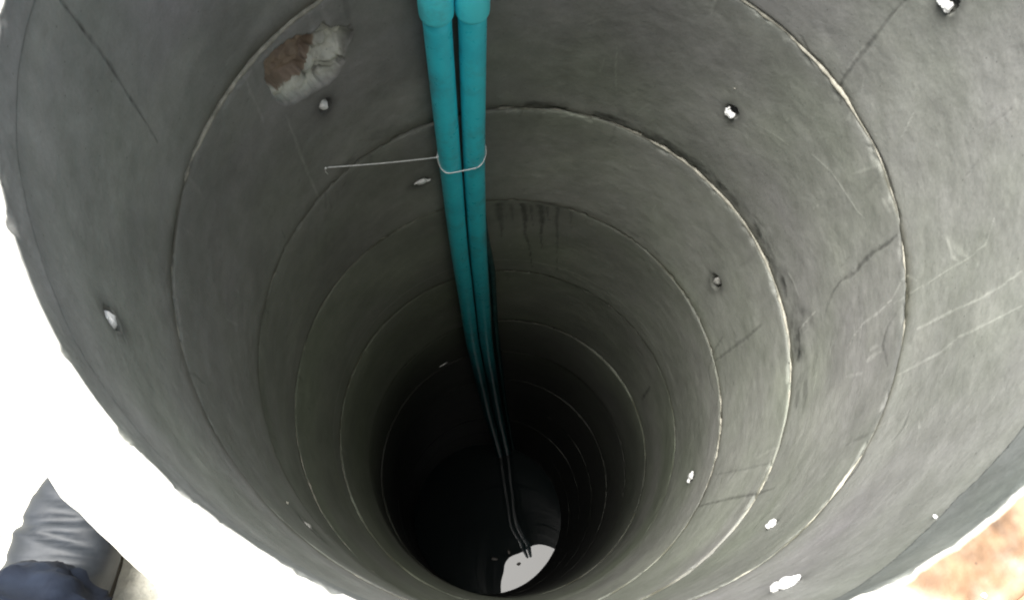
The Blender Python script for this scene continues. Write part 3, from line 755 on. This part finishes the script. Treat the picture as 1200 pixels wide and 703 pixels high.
# boots: loft of sections from toe to heel
BS = [(0, .006, .012, .020), (.006, .020, .010, .034), (.018, .030, .004, .046), (.038, .040, .002, .055), (.065, .046, .0, .064), (.095, .048, .0, .074),
      (.125, .045, .0, .090), (.150, .041, .0, .112), (.175, .039, .0, .150), (.215, .037, .0, .170), (.250, .035, .0, .165), (.272, .028, .003, .120), (.281, .014, .010, .06)]
def boot(toe, heading, side):
    d = Vector((math.cos(heading), math.sin(heading), 0)); s = Vector((math.sin(heading), -math.cos(heading), 0))
    t = np.array([b[0] for b in BS]); tt = np.linspace(0, .281, 72); ns = 40
    W, Z0, Z1 = [np.interp(tt, t, [b[k] for b in BS]) for k in (1, 2, 3)]
    for A in (W, Z0, Z1): A[1:-1] = (A[:-2] + A[1:-1] * 2 + A[2:]) / 4
    bm = bmesh.new(); rr = []
    for q, w_, z0, z1 in zip(tt, W, Z0, Z1):
        ring = []
        for k in range(ns):
            a = 2 * PI * k / ns; ca, sa = math.cos(a), math.sin(a)
            x = w_ * math.copysign(abs(ca) ** .75, ca); z = (z0 + z1) / 2 + (z1 - z0) / 2 * math.copysign(abs(sa) ** .8, sa)
            top = max(0, sa)
            cr = 0
            for c0, amp, sk in ((.047, .0020, .25), (.064, .0046, -.12), (.079, .0040, .20), (.102, .0036, -.06)):
                cr -= amp * math.exp(-((q - c0 - sk * x) / .0038) ** 2)
                cr += amp * .6 * math.exp(-((q - c0 - .008 - sk * x) / .005) ** 2)
            z += cr * top ** .6 * 1.4; x *= 1 + .12 * cr / .004 * .1
            p = Vector(toe) - d * q + s * (x + side * .006 * math.sin(PI * q / .281)) + Vector((0, 0, z))
            ring.append(bm.verts.new(p - PO))
        rr.append(ring)
    for A, B in zip(rr, rr[1:]):
        for k in range(ns): bm.faces.new((A[k], A[(k + 1) % ns], B[(k + 1) % ns], B[k]))
    bm.faces.new(rr[0]); bm.faces.new(rr[-1][::-1])
    o = bm_obj('boot', bm, MAT_BOOT, person)
    # sole: a slab following the outline
    bm = bmesh.new(); lo, hi = [], []
    out = [(q, w_ - .012) for q, w_ in zip(tt[1::3], W[1::3])]
    loop = [(q, w_) for q, w_ in out] + [(q, -w_) for q, w_ in out[::-1]]
    for q, x in loop:
        p = Vector(toe) - d * q + s * (x + side * .006 * math.sin(PI * q / .281)) - PO
        lo.append(bm.verts.new(p + Vector((0, 0, -.012)))); hi.append(bm.verts.new(p + Vector((0, 0, .008))))
    n = len(lo)
    for k in range(n): bm.faces.new((lo[k], lo[(k + 1) % n], hi[(k + 1) % n], hi[k]))
    bm.faces.new(lo[::-1]); bm.faces.new(hi)
    bm_obj('sole', bm, MAT_TREAD, o, smooth=False)
    # heel tab and side panel of the paler leather
    bm = bmesh.new(); A, B = [], []
    for k in range(9):
        q = .088 + .028 * k / 8; i = int(np.argmin(abs(tt - q))); x = -(W[i] + .0012)
        base = Vector(toe) - d * q + s * (x + side * .006 * math.sin(PI * q / .281)) - PO
        A.append(bm.verts.new(base + Vector((0, 0, .018)))); B.append(bm.verts.new(base + s * (.010 * 1) + Vector((0, 0, .060))))
    for k in range(8): bm.faces.new((A[k], A[k + 1], B[k + 1], B[k]))
    bmesh.ops.solidify(bm, geom=bm.faces[:], thickness=.002)
    bm_obj('side_patch', bm, MAT_SOLE, o)
    return o
boot((BTX, BTY, GZ + .012), R(BTH), 1)
boot((.06, -.62, GZ + .012), R(95), -1)

# trousers
nd = [((P_(-.21, -.88, .60)), (.145, .115)), (P_(-.22, -.88, .70), (.150, .110)),
      (P_(-.30, -.86, .50), .092), (P_(-.40, -.74, .22), .074), (P_(-.405, -.67, .02), .070), (P_(HX, HY - .02, -.11), .072), (P_(HX, HY + .010, -.178), (.072, .066)),
      (P_(-.12, -.88, .50), .092), (P_(.02, -.80, .20), .072), (P_(.055, -.83, .02), .062), (P_(.065, -.84, -.14), .062), (P_(.065, -.82, -.20), .060)]
def wr(co):
    x, y, z = co.T
    low = 1 - sstep(.05, .50, z)
    a = fbm(x * .5, y * .6, z * 2.2, 14, 4, 101); b = np.abs(fbm(x, y, z * 1.6, 22, 3, 102))
    return (.003 * a + .009 * (1 - b) ** 5 - .001) * (.35 + .9 * low)
skin_obj('trousers', nd, [(0, 1), (0, 2), (2, 3), (3, 4), (4, 5), (5, 6), (0, 7), (7, 8), (8, 9), (9, 10), (10, 11)], MAT_NAVY, person, 4, wr)

# shirt
PC = CAM - fw * .016 - crt * .040          # centre of the phone
HL = PC - crt * .085 - fw * .004; HR = PC + crt * .085 - fw * .004
wl = HL - fw * .035 - crt * .030 - cup * .045; wr_ = HR - fw * .035 + crt * .030 - cup * .045
sh = [(P_(-.21, -.875, .56), (.165, .125)), (P_(-.20, -.86, .80), (.155, .112)), (P_(-.18, -.83, .98), (.165, .110)), (P_(-.16, -.79, 1.10), (.120, .085)), (P_(-.15, -.765, 1.165), .060),
      (P_(-.34, -.80, 1.08), .066), (P_(-.40, -.77, .84), .050), (wl * .35 + Vector((-.40, -.77, .84)) * .65 - PO, .046), (wl * .85 + Vector((-.40, -.77, .84)) * .15 - PO, .037),
      (P_(.02, -.80, 1.08), .066), (P_(.10, -.77, .84), .050), (wr_ * .35 + Vector((.10, -.77, .84)) * .65 - PO, .046), (wr_ * .85 + Vector((.10, -.77, .84)) * .15 - PO, .037)]
def ws(co):
    x, y, z = co.T; return .006 * fbm(x, y, z * 1.5, 12, 4, 103) - .005 * (1 - np.abs(fbm(x, y, z, 9, 3, 104))) ** 5
skin_obj('shirt', sh, [(0, 1), (1, 2), (2, 3), (3, 4), (3, 5), (5, 6), (6, 7), (7, 8), (3, 9), (9, 10), (10, 11), (11, 12)], MAT_SHIRT, person, 3, ws)

# body: head, neck, arms and hands in one surface (trunk and legs run inside the clothes)
bn = [(P_(-.21, -.87, .64), .09), (P_(-.18, -.83, .98), .10), (P_(-.155, -.78, 1.12), .06), (P_(-.145, -.755, 1.19), .053), (P_(-.13, -.725, 1.25), .060), (P_(-.12, -.705, 1.31), (.078, .088)),
      (P_(-.12, -.72, 1.375), (.076, .086)), (P_(-.12, -.735, 1.42), .058),
      (P_(-.33, -.80, 1.07), .045), (P_(-.40, -.77, .84), .038), (wl - PO, .026), (HL - crt * .012 - cup * .012 - fw * .010 - PO, (.034, .018)),
      (P_(.01, -.80, 1.07), .045), (P_(.10, -.77, .84), .038), (wr_ - PO, .026), (HR + crt * .012 - cup * .012 - fw * .010 - PO, (.034, .018)),
      (P_(-.30, -.86, .50), .065), (P_(-.40, -.74, .20), .045), (P_(-.400, -.62, -.13), .034), (P_(-.12, -.88, .50), .065), (P_(.02, -.80, .18), .045), (P_(.062, -.835, -.16), .034)]
be = [(0, 1), (1, 2), (2, 3), (3, 4), (4, 5), (5, 6), (6, 7), (2, 8), (8, 9), (9, 10), (10, 11), (2, 12), (12, 13), (13, 14), (14, 15), (0, 16), (16, 17), (17, 18), (0, 19), (19, 20), (20, 21)]
for (palm, sgn) in ((11, -1), (15, 1)):
    base = Vector(bn[palm][0])
    inner = -crt * sgn
    for f in range(4):                         # four fingers behind the phone, curled over its lower edge side
        u = cup * (.030 - .019 * f)
        ln = (.9, 1.0, .95, .78)[f]
        p1 = base + u + inner * .018 - fw * .006; p2 = base + u * 1.1 + inner * (.018 + .030 * ln) - fw * .006; p3 = base + u * 1.1 + inner * (.018 + .052 * ln) - fw * .0035
        k = len(bn); bn += [(p1, .0095), (p2, .0085), (p3, .0075)]; be += [(palm, k), (k, k + 1), (k + 1, k + 2)]
    t1 = base - cup * .030 + inner * .006 + fw * .006; t2 = base - cup * .034 + inner * .026 + fw * .020; t3 = base - cup * .020 + inner * .040 + fw * .0225
    k = len(bn); bn += [(t1, .0115), (t2, .0100), (t3, .0090)]; be += [(palm, k), (k, k + 1), (k + 1, k + 2)]
body = skin_obj('body', bn, be, MAT_SKIN, person, 2)
# face features, ears and hair on the head, which looks down along the camera's axis
hc = Vector((-.12, -.712, 1.345)) - PO
look = (Vector(CAM) - (hc + PO)).normalized(); side_ = Vector((1, 0, 0)); updir = side_.cross(look).normalized()
bm = bmesh.new()
blob(bm, hc + look * .092 - updir * .008, .011, .014, .016, 4, 2, .1); bm_obj('nose', bm, MAT_SKIN, body)
for s_ in (-1, 1):
    bm = bmesh.new(); blob(bm, hc + side_ * .080 * s_ - look * .005, .010, .018, .024, 5 + s_, 2, .15); bm_obj('ear', bm, MAT_SKIN, body)
bm = bmesh.new(); blob(bm, hc + look * .082 - updir * .045, .022, .012, .006, 9, 2, .1); bm_obj('mouth', bm, noisy('lips', (.30, .13, .10), (.36, .16, .13), 30, .5, 0), body)
MAT_EYE = noisy('dark_eye', (.02, .015, .01), (.6, .6, .58), 60, .2, 0)
for s_ in (-1, 1):
    bm = bmesh.new(); blob(bm, hc + side_ * .030 * s_ + look * .080 + updir * .018, .012, .007, .007, 3, 2, .02); bm_obj('eye', bm, MAT_EYE, body)
bm = bmesh.new(); bmesh.ops.create_icosphere(bm, subdivisions=4, radius=1)
co = np.array([v.co[:] for v in bm.verts]); nn = fbm(co[:, 0], co[:, 1] * 3, co[:, 2], 6, 3, 105)
for v, k in zip(list(bm.verts), nn):
    if v.co.dot(look) > .25 + .1 * k and v.co.dot(updir) < .72: v.co *= .80
    v.co = hc + Vector((0, -.010, .016)) + Vector((v.co.x * .088, v.co.y * .098, v.co.z * .104)) * (1 + .05 * k)
bm_obj('hair', bm, MAT_HAIR, person)

# phone in the hands
bm = bmesh.new(); bmesh.ops.create_cube(bm, size=1)
for v in bm.verts: v.co = Vector((v.co.x * .150, v.co.y * .073, v.co.z * .0085))
bmesh.ops.bevel(bm, geom=bm.edges[:], offset=.003, segments=3, affect='EDGES')
ph = bm_obj('phone_body', bm, noisy('black_glass', (.01, .01, .012), (.014, .014, .016), 10, .15, 0))
root = empty('mobile_phone', PC); root.rotation_euler = cam.matrix_world.to_euler(); ph.parent = root
tag(root, 'black mobile phone held level over the well in both hands', 'phone')
bm = bmesh.new(); bmesh.ops.create_cone(bm, cap_ends=True, segments=32, radius1=.011, radius2=.010, depth=.0015)
for v in bm.verts: v.co += Vector((.040, 0, -.0050))
lens_o = bm_obj('camera_lens', bm, noisy('dark_lens', (.005, .005, .008), (.01, .01, .014), 10, .05, 0), root)
